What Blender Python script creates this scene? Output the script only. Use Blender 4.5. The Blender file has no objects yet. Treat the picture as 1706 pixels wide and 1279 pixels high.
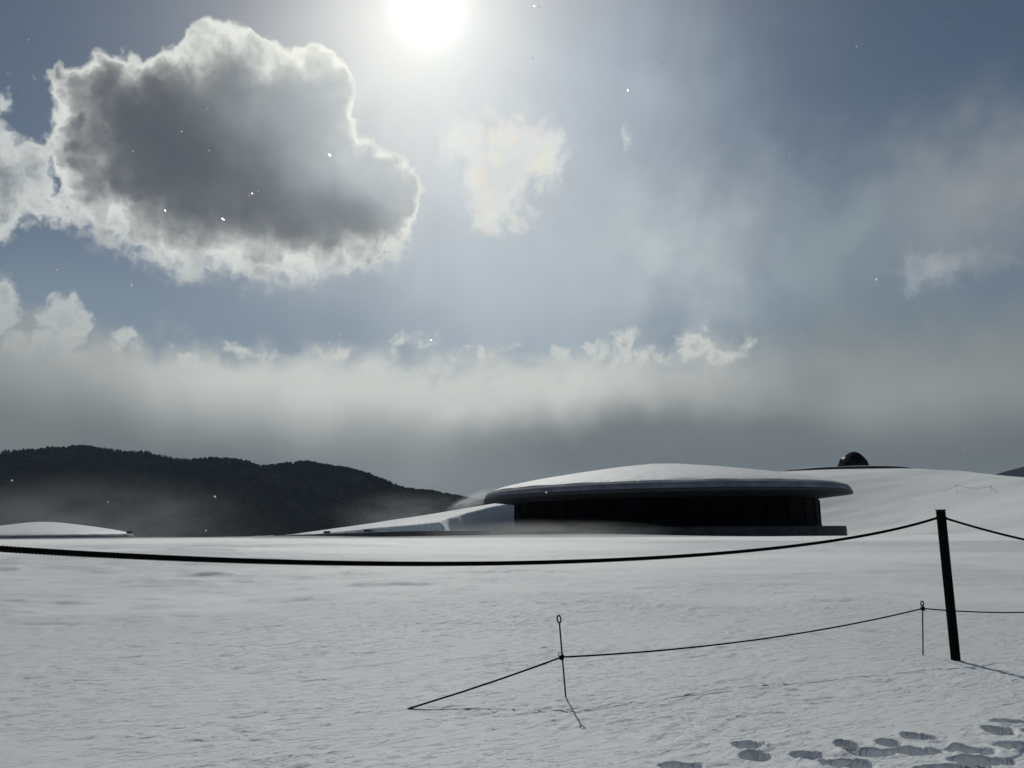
import bpy, bmesh, math, random
import numpy as np
from mathutils import Vector, Matrix

R = math.radians
sc = bpy.context.scene
COL = sc.collection

# ------------------------------------------------------------------ camera
PW, PH, F = 1706.0, 1279.0, 1280.0          # photo size and focal length in photo pixels
EYE = Vector((0.0, 0.0, 1.6))
PITCH, ROLL = 10.55, 0.3
cam_d = bpy.data.cameras.new('camera')
cam_d.sensor_fit = 'HORIZONTAL'
cam_d.sensor_width = 36.0
cam_d.lens = 36.0 * F / PW
cam_d.clip_start = 0.1
cam_d.clip_end = 20000
cam = bpy.data.objects.new('camera', cam_d)
COL.objects.link(cam)
CAMROT = Matrix.Rotation(R(90 + PITCH), 3, 'X') @ Matrix.Rotation(R(-ROLL), 3, 'Z')
cam.matrix_world = Matrix.Translation(EYE) @ CAMROT.to_4x4()
sc.camera = cam

def ray(px, py):
    return (CAMROT @ Vector(((px - PW / 2) / F, (PH / 2 - py) / F, -1.0))).normalized()

def at(px, py, y):
    """world point on the sight line of a photo pixel at depth y"""
    d = ray(px, py)
    return EYE + d * (y / d.y)

def azel(px, py):
    d = ray(px, py)
    return math.degrees(math.atan2(d.x, d.y)), math.degrees(math.asin(d.z))

SUN_PX = (712, 7)
SUN_AZ, SUN_EL = azel(*SUN_PX)
SUN_DIR = ray(*SUN_PX)

# ------------------------------------------------------------------ exposure
sc.view_settings.view_transform = 'Standard'
sc.view_settings.look = 'None'
EXPO = -0.6                                  # exposed for the bright sky
sc.view_settings.exposure = EXPO
sc.view_settings.gamma = 1.0
sc.cycles.max_bounces = 5
sc.cycles.diffuse_bounces = 3
sc.cycles.use_adaptive_sampling = True
sc.cycles.adaptive_threshold = 0.02
sc.cycles.adaptive_min_samples = 12
sc.cycles.volume_bounces = 1
sc.cycles.volume_step_rate = 1.0
sc.cycles.volume_max_steps = 256
sc.cycles.use_denoising = True

def s2l(r, g, b):
    def f(c):
        c /= 255.0
        return c / 12.92 if c <= 0.04045 else ((c + 0.055) / 1.055) ** 2.4
    return (f(r), f(g), f(b))

# ------------------------------------------------------------------ node expressions
class E:
    """a node socket (or a number) with arithmetic"""
    nt = None
    def __init__(self, s): self.s = s
    @staticmethod
    def node(t, **kw):
        n = E.nt.nodes.new(t)
        for k, v in kw.items(): setattr(n, k, v)
        return n
    @staticmethod
    def put(sock, v):
        if isinstance(v, E): v = v.s
        if isinstance(v, (int, float)): sock.default_value = v
        elif isinstance(v, (tuple, list)):
            sock.default_value = tuple(v) + ((1.0,) if len(sock.default_value) == 4 and len(v) == 3 else ())
        else: E.nt.links.new(v, sock)
    @staticmethod
    def m(op, *a):
        n = E.node('ShaderNodeMath', operation=op)
        for i, v in enumerate(a): E.put(n.inputs[i], v)
        return E(n.outputs[0])
    def __add__(s, o): return E.m('ADD', s, o)
    __radd__ = __add__
    def __sub__(s, o): return E.m('SUBTRACT', s, o)
    def __rsub__(s, o): return E.m('SUBTRACT', o, s)
    def __mul__(s, o): return E.m('MULTIPLY', s, o)
    __rmul__ = __mul__
    def __truediv__(s, o): return E.m('DIVIDE', s, o)
    def __neg__(s): return E.m('MULTIPLY', s, -1.0)
def sqrt(a): return E.m('SQRT', a)
def power(a, b): return E.m('POWER', a, b)
def exp(a): return E.m('EXPONENT', a)
def vmax(a, b): return E.m('MAXIMUM', a, b)
def vmin(a, b): return E.m('MINIMUM', a, b)
def smin(a, b, k): return E.m('SMOOTH_MIN', a, b, k)
def sstep(x, lo, hi, a=0.0, b=1.0):
    n = E.node('ShaderNodeMapRange', interpolation_type='SMOOTHSTEP')
    E.put(n.inputs[0], x)
    for i, v in zip((1, 2, 3, 4), (lo, hi, a, b)): E.put(n.inputs[i], v)
    return E(n.outputs[0])
def vec(x, y, z=0.0):
    n = E.node('ShaderNodeCombineXYZ')
    for i, v in enumerate((x, y, z)): E.put(n.inputs[i], v)
    return E(n.outputs[0])
def sep(v):
    n = E.node('ShaderNodeSeparateXYZ'); E.put(n.inputs[0], v)
    return [E(o) for o in n.outputs]
def noise(v, scale, detail=5.0, rough=0.55, dist=0.0, color=False, dims='3D'):
    n = E.node('ShaderNodeTexNoise', noise_dimensions=dims)
    E.put(n.inputs['Vector'], v); E.put(n.inputs['Scale'], scale)
    E.put(n.inputs['Detail'], detail); E.put(n.inputs['Roughness'], rough); E.put(n.inputs['Distortion'], dist)
    return E(n.outputs['Color' if color else 'Fac'])
def voro(v, scale, detail=0.0, rough=0.5, smooth=0.5):
    n = E.node('ShaderNodeTexVoronoi', feature='SMOOTH_F1', voronoi_dimensions='2D')
    E.put(n.inputs['Vector'], v); E.put(n.inputs['Scale'], scale)
    E.put(n.inputs['Detail'], detail); E.put(n.inputs['Roughness'], rough); E.put(n.inputs['Smoothness'], smooth)
    return E(n.outputs['Distance'])
def mix(a, b, f):
    n = E.node('ShaderNodeMix', data_type='RGBA', blend_type='MIX', clamp_factor=True)
    E.put(n.inputs[0], f); E.put(n.inputs[6], a); E.put(n.inputs[7], b)
    return E(n.outputs[2])
def cadd(a, b, f=1.0):
    n = E.node('ShaderNodeMix', data_type='RGBA', blend_type='ADD', clamp_factor=False)
    E.put(n.inputs[0], f); E.put(n.inputs[6], a); E.put(n.inputs[7], b)
    return E(n.outputs[2])
def cscale(c, f):
    n = E.node('ShaderNodeVectorMath', operation='SCALE')
    E.put(n.inputs[0], c); E.put(n.inputs['Scale'], f)
    return E(n.outputs[0])

# ------------------------------------------------------------------ world: sky, veils, cloud bank, clouds, sun aureole
world = bpy.data.worlds.new('World')
sc.world = world
world.use_nodes = True
wt = world.node_tree
wt.nodes.clear()
E.nt = wt
tc = E(E.node('ShaderNodeTexCoord').outputs['Generated'])
dx, dy, dz = sep(tc)
AZ = E.m('ARCTAN2', dx, dy) * 57.29578
EL = E.m('ARCSINE', dz) * 57.29578
P = vec(AZ, EL)

def ell(px, py, rx, ry, az=None, el=None):
    """signed angular distance (degrees) to an elliptical cloud puff"""
    a0, e0 = azel(px, py)
    ra = abs(azel(px + 4, py)[0] - azel(px - 4, py)[0]) / 8 * rx
    re = abs(azel(px, py + 4)[1] - azel(px, py - 4)[1]) / 8 * ry
    u = ((az or AZ) - a0) / ra
    v = ((el or EL) - e0) / re
    return (sqrt(u * u + v * v) - 1.0) * min(ra, re)

def union(items, k, az=None, el=None):
    d = None
    for it in items:
        e = ell(*it, az=az, el=el)
        d = e if d is None else smin(d, e, k)
    return d

def soft(px, py, rx, ry, az=None, el=None):
    """gaussian bump"""
    a0, e0 = azel(px, py)
    ra = abs(azel(px + 4, py)[0] - azel(px - 4, py)[0]) / 8 * rx
    re = abs(azel(px, py + 4)[1] - azel(px, py - 4)[1]) / 8 * ry
    u = ((az or AZ) - a0) / ra
    v = ((el or EL) - e0) / re
    return exp(-(u * u + v * v))

# angular distance from the sun
dn = E.node('ShaderNodeVectorMath', operation='DOT_PRODUCT')
E.put(dn.inputs[0], tc); dn.inputs[1].default_value = SUN_DIR
SA = E.m('ARCCOSINE', vmin(E(dn.outputs['Value']), 0.999999)) * 57.29578

# shared noises
warpc = sep(noise(P, 0.16, 3, 0.55, color=True, dims='2D'))
wx, wy = warpc[0] - 0.5, warpc[1] - 0.5
warpf = sep(noise(vec(AZ + 71.0, EL), 0.55, 4, 0.6, color=True, dims='2D'))
fx, fy = warpf[0] - 0.5, warpf[1] - 0.5
nfine = noise(vec(AZ + fx * 1.4 + 31.0, EL + fy * 1.4), 0.85, 6, 0.64, dims='2D') - 0.5
nmid = noise(vec(AZ + 113.0, EL), 0.26, 4, 0.55, dims='2D') - 0.5
nlow = noise(vec(AZ + 171.0, EL * 1.3), 0.085, 3, 0.5, dims='2D') - 0.5
nvert = noise(vec(AZ + 231.0, EL * 0.55), 0.11, 3, 0.5, dims='2D') - 0.5
puff = 0.55 - voro(vec(AZ + fx * 1.3 + 83.4, EL + fy * 1.3 + 20.0), 0.40, 2, 0.55)

def W(r, g, b):
    """picture colour -> radiance at the scene's exposure"""
    return tuple(v * 2.0 ** (-EXPO) for v in s2l(r, g, b))

# clear air
skyn = E.node('ShaderNodeTexSky', sky_type='NISHITA')
skyn.sun_disc = False
skyn.sun_elevation = R(SUN_EL)
skyn.sun_rotation = R(SUN_AZ)
skyn.air_density = 1.0
skyn.dust_density = 0.25
skyn.ozone_density = 1.0
c = cscale(E(skyn.outputs[0]), 0.05)
tint = E.node('ShaderNodeMix', data_type='RGBA', blend_type='MULTIPLY')
E.put(tint.inputs[0], 1.0); E.put(tint.inputs[6], c); E.put(tint.inputs[7], (1.06, 1.04, 0.98))
c = E(tint.outputs[2])

def lay(c, col, a): return mix(c, col, a)

# ice haze lit by the sun
PHI = E.m('ARCTAN2', AZ - SUN_AZ, EL - SUN_EL)
rays = noise(vec(PHI * 2.2 + 40.0, SA * 0.02), 1.6, 3, 0.6, dims='2D') - 0.5
va = soft(745, 215, 290, 330, AZ + wx * 3, EL + wy * 3) * (0.9 + nmid * 0.3 + rays * 0.55 * sstep(SA, 3.0, 9.0))
c = lay(c, W(218, 222, 223), va * 0.92)
c = lay(c, W(229, 230, 226), soft(715, 60, 190, 170) * 0.8)
va = soft(830, 420, 230, 170, AZ + wx * 4, EL + wy * 3) * (0.7 + rays * 1.9)
c = lay(c, W(190, 200, 206), va * 0.55)
va = soft(1010, 150, 200, 190, AZ + wx * 6, EL + wy * 4) * (0.75 + nmid * 0.7)
c = lay(c, W(168, 182, 197), va * 0.75)
# veils of thin cloud
va = soft(1090, 430, 215, 120, AZ + wx * 8, EL + wy * 6) * (0.95 + nmid * 1.3 + rays * 0.5)
c = lay(c, W(184, 193, 197), va * 0.95)
va = soft(830, 500, 260, 120, AZ + wx * 5, EL + wy * 4) * (0.85 + nvert * 0.9)
c = lay(c, W(172, 184, 193), va * 0.8)
# slanting shaft of lit haze under the sun
sh = sstep(AZ, azel(672, 480)[0], azel(700, 480)[0]) * sstep(AZ, azel(960, 480)[0], azel(740, 480)[0]) * soft(790, 460, 400, 150)
c = lay(c, W(190, 199, 205), sh * (0.30 + nvert * 0.5))
va = soft(1640, 320, 210, 105, AZ + wx * 8, EL + wy * 7) * (0.95 + nmid * 1.0)
c = lay(c, W(142, 147, 151), va * 0.95)
va = soft(1400, 420, 180, 120, AZ + wx * 8, EL + wy * 7) * (0.85 + nmid * 1.1)
c = lay(c, W(137, 149, 156), va * 0.85)
va = soft(1500, 560, 330, 80, AZ + wx * 5, EL + wy * 4) * (0.85 + nmid * 0.7)
c = lay(c, W(112, 126, 136), va * 0.8)
va = soft(300, 535, 480, 80, AZ + wx * 5, EL + wy * 3) * (0.85 + nvert * 0.7)
c = lay(c, W(126, 141, 156), va * 0.85)

# cloud bank along the horizon
e_top = azel(853, 605)[1]
ragged = sstep(AZ, azel(1340, 600)[0], azel(1180, 600)[0])
top = e_top + 0.5 + wy * 3.0 + nmid * 2.6 + nlow * 1.5 + soft(40, 600, 190, 500) * 0.9
bk = (top - EL) + (nfine * 1.3 + puff * 0.8 + fy * 0.9) * ragged
ba = sstep(bk, -1.5 - (1.0 - ragged) * 1.4, 1.7 + (1.0 - ragged) * 1.2)
bl = vmin(0.95 * soft(690, 640, 380, 120, AZ + wx * 5, EL + nvert * 4) + 0.45 * soft(1010, 625, 240, 60, AZ + wx * 5, EL + nvert * 4) + 0.35 * soft(330, 620, 300, 55, AZ, EL + nvert * 4) + nvert * 0.30 + nmid * 0.12, 1.0)
bshade = mix(W(132, 137, 137), W(203, 206, 201), bl)
bshade = mix(bshade, W(95, 100, 102), sstep(EL + nvert * 2.0, 9.0, 4.0) * (1.0 - 0.42 * soft(720, 760, 260, 120)))
bshade = mix(bshade, W(96, 101, 104), vmin(soft(1010, 735, 330, 58, AZ + wx * 6, EL + wy * 5 + nvert * 3) * 0.8 + soft(1320, 700, 90, 60, AZ + wx * 6 - EL * 0.8 + 6.0, EL) * 0.35, 1.0))
bshade = mix(bshade, W(112, 117, 115), soft(-20, 720, 260, 90) * 0.7)
bshade = mix(bshade, W(150, 153, 149), soft(1500, 660, 230, 40, AZ, EL + wy * 3) * 0.5)
bshade = mix(bshade, W(198, 202, 198), exp(-vmax(bk - nfine * 1.5, 0.0) / 1.1) * ragged * (0.55 + nmid * 1.2) * (0.35 + 0.65 * sstep(AZ, azel(60, 600)[0], azel(640, 600)[0])))
c = lay(c, bshade, ba * 0.96)

# puffs that stand up out of the bank
pz, pe = AZ + fx * 1.7 + wx * 0.5, EL + fy * 1.7 + wy * 0.5
small = union([(1040, 570, 32, 28), (1160, 572, 40, 30), (1248, 574, 24, 17), (1195, 592, 60, 20), (1060, 592, 60, 18),
               (112, 530, 44, 42), (80, 580, 80, 40), (215, 566, 32, 22), (5, 500, 44, 56), (678, 566, 36, 16), (857, 573, 26, 14),
               (718, 567, 12, 8), (752, 599, 12, 8), (320, 594, 40, 14), (405, 586, 44, 16), (480, 592, 40, 12), (565, 588, 40, 12), (790, 580, 26, 10), (930, 582, 30, 10), (985, 576, 24, 12)], 0.5, pz, pe)
sd = -small + nfine * 1.5 + puff * 0.8
sa = sstep(sd, -0.2, 0.6) * sstep(EL, e_top - 2.2, e_top + 0.6)
scol = mix(W(212, 215, 209), W(170, 176, 176), sstep(sd + nfine * 0.8, 0.1, 1.6))
scol = mix(scol, W(160, 166, 167), soft(20, 560, 200, 90) * 0.6)
c = lay(c, scol, sa * 0.8)

# the pale cloud below the sun, faintly iridescent
iz, ie = AZ + fx * 2.6 + wx * 1.2, EL + fy * 2.6 + wy * 1.2
iri = union([(785, 232, 46, 32), (860, 232, 66, 36), (900, 262, 38, 52), (832, 290, 56, 60), (815, 345, 34, 40), (850, 358, 26, 18)], 0.9, iz, ie)
idn = -iri + nfine * 2.6
ia = sstep(idn, -0.7, 1.4)
icol = mix(W(242, 242, 234), W(216, 219, 216), sstep(idn + nmid, 0.0, 1.8))
hue = sep(noise(vec(AZ + 311.0, EL), 0.5, 2, 0.5, color=True, dims='2D'))
icol = mix(icol, W(247, 222, 208), sstep(hue[0], 0.5, 0.7) * 0.5)
icol = mix(icol, W(238, 241, 214), sstep(hue[1], 0.52, 0.7) * 0.5)
c = lay(c, icol, ia * 0.72)
wis = union([(1048, 232, 14, 16), (716, 150, 12, 8), (938, 268, 8, 14)], 0.2, AZ + fx * 1.8, EL + fy * 1.8)
c = lay(c, W(214, 219, 221), sstep(-wis + nfine * 1.6, -0.2, 0.6) * 0.5)

# the small torn cloud out to the right
rc = union([(1560, 448, 56, 24), (1518, 462, 16, 28), (1630, 436, 70, 20), (1705, 328, 18, 16)], 0.8, AZ + fx * 2.0, EL + fy * 2.0)
rd = -rc + nfine * 2.2
c = lay(c, mix(W(168, 173, 177), W(142, 147, 150), sstep(AZ, azel(1560, 440)[0], azel(1660, 440)[0])), sstep(rd, -0.7, 1.5) * 0.8)

# cumulus at the frame's left edge
lz, le = AZ + fx * 1.8 + wx * 0.8, EL + fy * 1.8 + wy * 0.8
lc = union([(-10, 290, 90, 80), (45, 280, 62, 58), (60, 340, 60, 40), (0, 350, 60, 48), (-60, 330, 90, 110), (75, 300, 38, 36), (0, 175, 10, 26)], 1.0, lz, le)
ld = -lc + nfine * 2.3 + puff * 0.8
la = sstep(ld, -0.3, 0.8)
lcol = mix(W(206, 210, 208), W(132, 138, 142), sstep(ld + nmid * 1.6, 0.3, 2.6))
c = lay(c, lcol, la * 0.93)

# the big backlit cumulus
ylow = sstep(EL, azel(300, 320)[1], azel(300, 440)[1])
xleft = sstep(AZ, azel(330, 200)[0], azel(90, 200)[0])
bz, be = AZ + wx * 2.4 + fx * (0.9 + ylow * 1.1), EL + wy * 2.4 + fy * (0.9 + ylow * 1.1)
big = union([(285, 240, 222, 150), (390, 140, 96, 100), (500, 180, 98, 100), (570, 335, 128, 104), (370, 370, 200, 90), (165, 170, 104, 78),
             (490, 385, 168, 74), (430, 270, 170, 130), (150, 290, 90, 80), (620, 330, 84, 84)], 2.0, bz, be)
deep = exp(-vmax(-big, 0.0) / 2.6)
bd = -big + (puff * (0.6 + xleft * 2.0) + nfine * (0.8 + xleft * 1.0 + ylow * 2.7)) * deep * exp(-vmax(big, 0.0) / 0.9) + 0.1 - soft(99, 70, 30, 42) * 2.2
edge = 0.22 + ylow * 1.15 + xleft * 0.3
bal = sstep(bd, edge * -0.8, edge)
# light leaks through where the cloud is thin: a bright rim, grey inside, dark in the thick middle
toptuft = soft(395, 75, 120, 62)
thick = bd + (nmid * 1.5 + nfine * 1.2 + puff * 1.5) * (0.45 + xleft * 0.5 + toptuft * 0.8 + ylow * 0.9)
body = mix(W(74, 80, 89), W(116, 123, 131), sstep(SA + nlow * 6 + nmid * 4, 18.0, 11.5))
body = mix(body, W(176, 183, 187), vmin(soft(600, 270, 105, 90, bz, be) * 0.95 + soft(545, 140, 95, 70, bz, be) * 0.7 + soft(665, 330, 60, 80, bz, be) * 0.6, 1.0))
body = mix(body, W(92, 97, 105), soft(560, 360, 110, 45, bz, be) * 0.6)
body = mix(body, W(140, 146, 150), ylow * vmax(0.25 + nmid * 2.2, 0.0) * 0.8)
rimw = 0.40 + ylow * 2.3 + soft(380, 420, 40, 60) * 1.2 + xleft * 0.95 + toptuft * 2.0
rim = exp(-vmax(thick, 0.0) / rimw)
rimc = mix(W(214, 217, 213), W(243, 245, 232), exp(-(power(SA / 14.0, 2.0))))
soft2 = exp(-vmax(thick, 0.0) / 1.4) * 0.38
bcol = mix(body, mix(body, rimc, 0.75), soft2)
bcol = mix(bcol, rimc, power(rim, 1.25))
c = lay(c, bcol, bal * 0.985)

# the sun behind thin haze
k_ = 2.0 ** (-EXPO)
c = cadd(c, (k_, 0.99 * k_, 0.93 * k_), exp(-power(SA / 1.2, 1.5)) * 2.0)
c = cadd(c, (k_, 0.985 * k_, 0.90 * k_), exp(-power(SA / 4.4, 1.4)) * 0.20 + exp(-(SA / 9.5)) * 0.17)

bg = E.node('ShaderNodeBackground')
E.put(bg.inputs['Color'], c)
bg.inputs['Strength'].default_value = 1.0
wo = E.node('ShaderNodeOutputWorld')
wt.links.new(bg.outputs[0], wo.inputs['Surface'])
world.cycles.sampling_method = 'NONE'

sun_d = bpy.data.lights.new('sun', 'SUN')
sun_d.energy = 2.66
sun_d.angle = R(0.48)
sun_d.color = (1.0, 0.98, 0.90)
sun = bpy.data.objects.new('sun', sun_d)
COL.objects.link(sun)
sun.rotation_euler = SUN_DIR.to_track_quat('Z', 'Y').to_euler()
sun.location = (0, 0, 50)

# ------------------------------------------------------------------ numpy noise
def _hash(ix, iy, seed):
    h = (ix.astype(np.int64) * 374761393 + iy.astype(np.int64) * 668265263 + seed * 2147483647) & 0xFFFFFFFF
    h = ((h ^ (h >> 13)) * 1274126177) & 0xFFFFFFFF
    h = ((h ^ (h >> 15)) * 2246822519) & 0xFFFFFFFF
    return ((h ^ (h >> 16)) & 0xFFFFFF) / float(0xFFFFFF)
def vnoise(x, y, seed=0):
    ix, iy = np.floor(x), np.floor(y)
    fx_, fy_ = x - ix, y - iy
    u = fx_ * fx_ * fx_ * (fx_ * (fx_ * 6 - 15) + 10)
    v = fy_ * fy_ * fy_ * (fy_ * (fy_ * 6 - 15) + 10)
    a, b = _hash(ix, iy, seed), _hash(ix + 1, iy, seed)
    c_, d = _hash(ix, iy + 1, seed), _hash(ix + 1, iy + 1, seed)
    return (a + (b - a) * u) * (1 - v) + (c_ + (d - c_) * u) * v - 0.5
def fbm(x, y, seed=0, octv=4, gain=0.5):
    s, a = 0, 1.0
    for o in range(octv):
        s = s + a * vnoise(x * 2 ** o * 1.03 + 17.3 * o, y * 2 ** o * 1.03 - 9.1 * o, seed + o)
        a *= gain
    return s
def ss(x, lo, hi):
    t = np.clip((x - lo) / (hi - lo), 0, 1)
    return t * t * (3 - 2 * t)

# ------------------------------------------------------------------ lie of the land
BX, BY, BR = at(1112, 880, 65.0).x - 0.42, 65.0, 14.8          # the round building
HX, HY = at(1423, 783, 100.0).x, 100.0                  # the hill with the statue
HR = np.array([0, 6, 8, 12, 22, 34, 46, 57, 70, 85, 120, 220, 400])
HZ = np.array([8.2, 8.2, 8.12, 7.98, 7.45, 6.05, 4.5, 2.75, 0.9, -0.5, -3.0, -7.0, -9.0])
WALL = [(-24.0, 72.0, 0.86), (-15.0, 67.5, 1.14), (-8.3, 63.8, 1.33), (-1.8, 60.5, 1.35)]   # low wall: x, y, top z

def wall_y(x):
    return np.interp(x, [w[0] for w in WALL], [w[1] for w in WALL])

def ground_big(x, y):
    x = np.asarray(x, float); y = np.asarray(y, float)
    # the near field rises gently to a crest about 42 m away, then drops
    g = np.interp(y, [-200, 0, 5, 9, 14, 22, 30, 36, 40, 43, 47, 53, 70, 110, 200, 500, 6000],
                  [-1, 0, 0.06, 0.20, 0.40, 0.70, 0.94, 1.02, 1.035, 1.00, 0.88, 0.64, 0.1, -2.0, -6.0, -9.0, -9.0])
    g = g + 0.10 * np.exp(-((x + 9) / 9) ** 2 - ((y - 24) / 7) ** 2) * 0.6 - 0.26 * np.exp(-((x + 9) / 7.0) ** 2 - ((y - 16.5) / 4.2) ** 2)
    r = np.hypot((x - HX) * np.where(x > HX, 3.0, 1.0), y - HY)
    h = np.interp(r, HR, HZ)
    # smooth the joints of the hill's profile
    h = 0.5 * h + 0.25 * np.interp(r + 2.5, HR, HZ) + 0.25 * np.interp(np.abs(r - 2.5), HR, HZ)
    # a pad is cut into the hill for the building; left of it the wall holds the slope
    rb = np.hypot(x - BX, y - BY)
    wob = fbm(x * 0.35, y * 0.35, 91, 3) * 0.5
    pad = ss(rb + wob * (x < BX), 18.3, 17.0)
    front = (1 - ss(y, wall_y(x) + 0.15, wall_y(x) + 0.75)) * ss(x, 12, 8)
    pad = pad * ss(x - BX, 2, -4)
    front2 = (1 - ss(y, 66, 90)) * (1 - ss(x, 22, 58)) * ss(x, BX - 8, BX - 4)
    cut = np.maximum(np.maximum(pad, front), front2)
    hill = np.where(h > g, h, g)
    k = 0.8
    hh = np.clip(0.5 + 0.5 * (h - g) / k, 0, 1)
    hill = g + (h - g) * hh + k * hh * (1 - hh) * 0.5
    low = np.minimum(g, 0.9)
    low = np.where(y < 47, g, low)
    return hill * (1 - cut) + low * cut

def undulate(x, y):
    far = ss(y, 10, 45)
    near = ss(y, 60, 12)
    z = fbm(x * 0.10, y * 0.16, 3, 3) * 0.27 * ss(y, 3, 12) * (1 - 0.8 * far)
    z = z + fbm(x * 0.22 + y * 0.06, y * 0.9 - x * 0.02, 11, 4) * 0.045 * ss(y, 2, 16) * (1 - 0.5 * far)
    z = z + fbm(x * 0.06, y * 0.35, 21, 4) * 0.14 * ss(y, 60, 72) * ss(np.hypot(x - HX, y - HY), 8, 16)
    lee = fbm(x * 0.35 + y * 0.1, y * 0.8, 44, 3)                                 # drifts with a sharp lip
    z = z + ss(lee + 0.25 * fbm(x * 1.3, y * 2.2, 47, 2), 0.0, 0.34) * 0.06 * ss(y, 8, 15) * ss(y, 36, 24) * (0.35 + 0.65 * ss(x, 4, -4))
    z = z + (fbm(x * 0.5 + y * 0.15, y * 2.4, 49, 3) * 0.05) * ss(y, 9, 15) * ss(y, 36, 26)
    return z

PITS = [  # photo pixel, width, apparent height of the foot holes, depth
    (1250, 1240, 50, 11, 0.10), (1258, 1258, 58, 15, 0.13), (1534, 1225, 54, 11, 0.12), (1412, 1239, 40, 11, 0.11),
    (1450, 1250, 84, 11, 0.11), (1525, 1250, 84, 10, 0.11), (1614, 1247, 78, 13, 0.12), (1412, 1272, 96, 17, 0.15),
    (1135, 1278, 80, 12, 0.11), (1684, 1199, 74, 10, 0.11), (1664, 1214, 50, 16, 0.14), (1640, 1265, 100, 18, 0.15),
    (1560, 1283, 90, 16, 0.13), (1690, 1240, 60, 13, 0.12), (1265, 1290, 90, 16, 0.12), (1740, 1216, 60, 12, 0.12), (1345, 1258, 60, 7, 0.05), (1480, 1235, 44, 6, 0.05), (1612, 1279, 90, 12, 0.12),
    (1760, 1262, 90, 15, 0.13), (1000, 1300, 90, 14, 0.10)]

def hit_big(px, py):
    d = ray(px, py)
    t = 2.0
    for _ in range(4000):
        p = EYE + d * t
        if p.z < float(ground_big(p.x, p.y)): break
        t *= 1.002
    return EYE + d * t
PITW = []
for px, py, w, h, dep in PITS:
    p0 = hit_big(px, py); p1 = hit_big(px - w / 2, py); p2 = hit_big(px + w / 2, py)
    pa, pb = hit_big(px, py - h / 2), hit_big(px, py + h / 2)
    PITW.append((p0.x, p0.y, (p2.x - p1.x) / 2, max((pa.y - pb.y) / 2, 0.085), dep))

def detail(x, y):
    n = ss(y, 30, 9)
    # wind-packed crust: short broken steps across the wind
    a = R(28)
    u, v = x * math.cos(a) + y * math.sin(a), -x * math.sin(a) + y * math.cos(a)
    wu = fbm(u * 1.3, v * 1.3, 71, 3)
    q = fbm(u * 2.2 + wu * 1.2, v * 7.0 + wu * 2.2, 51, 3, 0.5)
    q2 = fbm(u * 5.0 + 40, v * 13.0 + wu * 2.0, 57, 2, 0.5)
    mask = ss(fbm(u * 0.7, v * 0.9, 61, 3), -0.4, 0.25)
    z = (ss(q, 0.12, 0.18) * 0.009 * mask + ss(q2, 0.10, 0.17) * 0.0065 * (0.45 + 0.55 * mask)) * n
    z = z + fbm(u * 3.5, v * 9.0, 65, 4, 0.6) * 0.006 * n
    z = z + fbm(x * 14, y * 26, 67, 2) * 0.002 * n * ss(y, 14, 8)
    tr = np.zeros_like(x)
    near = (y < 9.5) & (x > -0.5) & (x < 9)
    if near.any():
        xs, ys = x[near], y[near]
        acc = np.zeros_like(xs); rimz = np.zeros_like(xs)
        wobx = fbm(xs * 5, ys * 5, 81, 3) * 0.22
        woby = fbm(xs * 5, ys * 5, 87, 3) * 0.22
        for (cx, cy, rx, ry, dep) in PITW:
            e = np.hypot((xs - cx) / rx + wobx * 1.5 + 0.10 * vnoise(xs * 22, ys * 22, 7), (ys - cy) / ry + woby * 2.2 + 0.35 * vnoise(xs * 16, ys * 9, 9))
            acc = np.maximum(acc, dep * 1.25 * (1 - ss(e, 0.78, 1.06)) * (0.10 + 0.90 * np.clip(0.55 + 0.62 * (ys - cy) / ry, 0, 1)))
            rimz = np.maximum(rimz, 0.013 * np.exp(-((e - 1.18) / 0.24) ** 2) * (0.6 + 1.2 * vnoise(xs * 9, ys * 9, 5)))
        clod = np.maximum(fbm(xs * 11, ys * 11, 93, 3) - 0.02, 0) * 0.045 * ss(acc + rimz * 3, 0.01, 0.12)
        tr[near] = -acc + rimz * (acc < 0.02) + clod
    return z + tr

def axis(segs):
    out = []
    for a, b, s0, s1 in segs:
        v = a
        while v < b - 1e-6:
            out.append(v)
            f = (v - a) / (b - a)
            v += s0 + (s1 - s0) * f
    out.append(segs[-1][1])
    return np.array(out)
ya = axis([(-150, 0, 12, 2), (0, 4.6, 0.6, 0.05), (4.6, 7.6, 0.016, 0.016), (7.6, 12, 0.022, 0.035), (12, 26, 0.04, 0.12), (26, 48, 0.13, 0.2),
           (48, 80, 0.2, 0.35), (80, 125, 0.5, 1.0), (125, 600, 2, 40), (600, 6000, 60, 500)])
xa = axis([(-5000, -400, 500, 60), (-400, -80, 30, 3), (-80, -26, 1.6, 0.35), (-26, -9, 0.3, 0.05), (-9, 0.6, 0.04, 0.024), (0.6, 5.2, 0.017, 0.018),
           (5.2, 9, 0.025, 0.06), (9, 30, 0.08, 0.4), (30, 90, 0.5, 1.6), (90, 400, 3, 30), (400, 5000, 60, 500)])
X, Y = np.meshgrid(xa, ya)
xf, yf = X.ravel(), Y.ravel()
zf = ground_big(xf, yf) + undulate(xf, yf) + detail(xf, yf)
# crest kept level where it meets the picture's skyline
verts = np.stack([xf, yf, zf], 1).astype(np.float32)
nx, ny = len(xa), len(ya)
i0 = (np.arange(ny - 1)[:, None] * nx + np.arange(nx - 1)[None, :]).ravel()
quads = np.stack([i0, i0 + 1, i0 + nx + 1, i0 + nx], 1).astype(np.int32)

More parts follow.
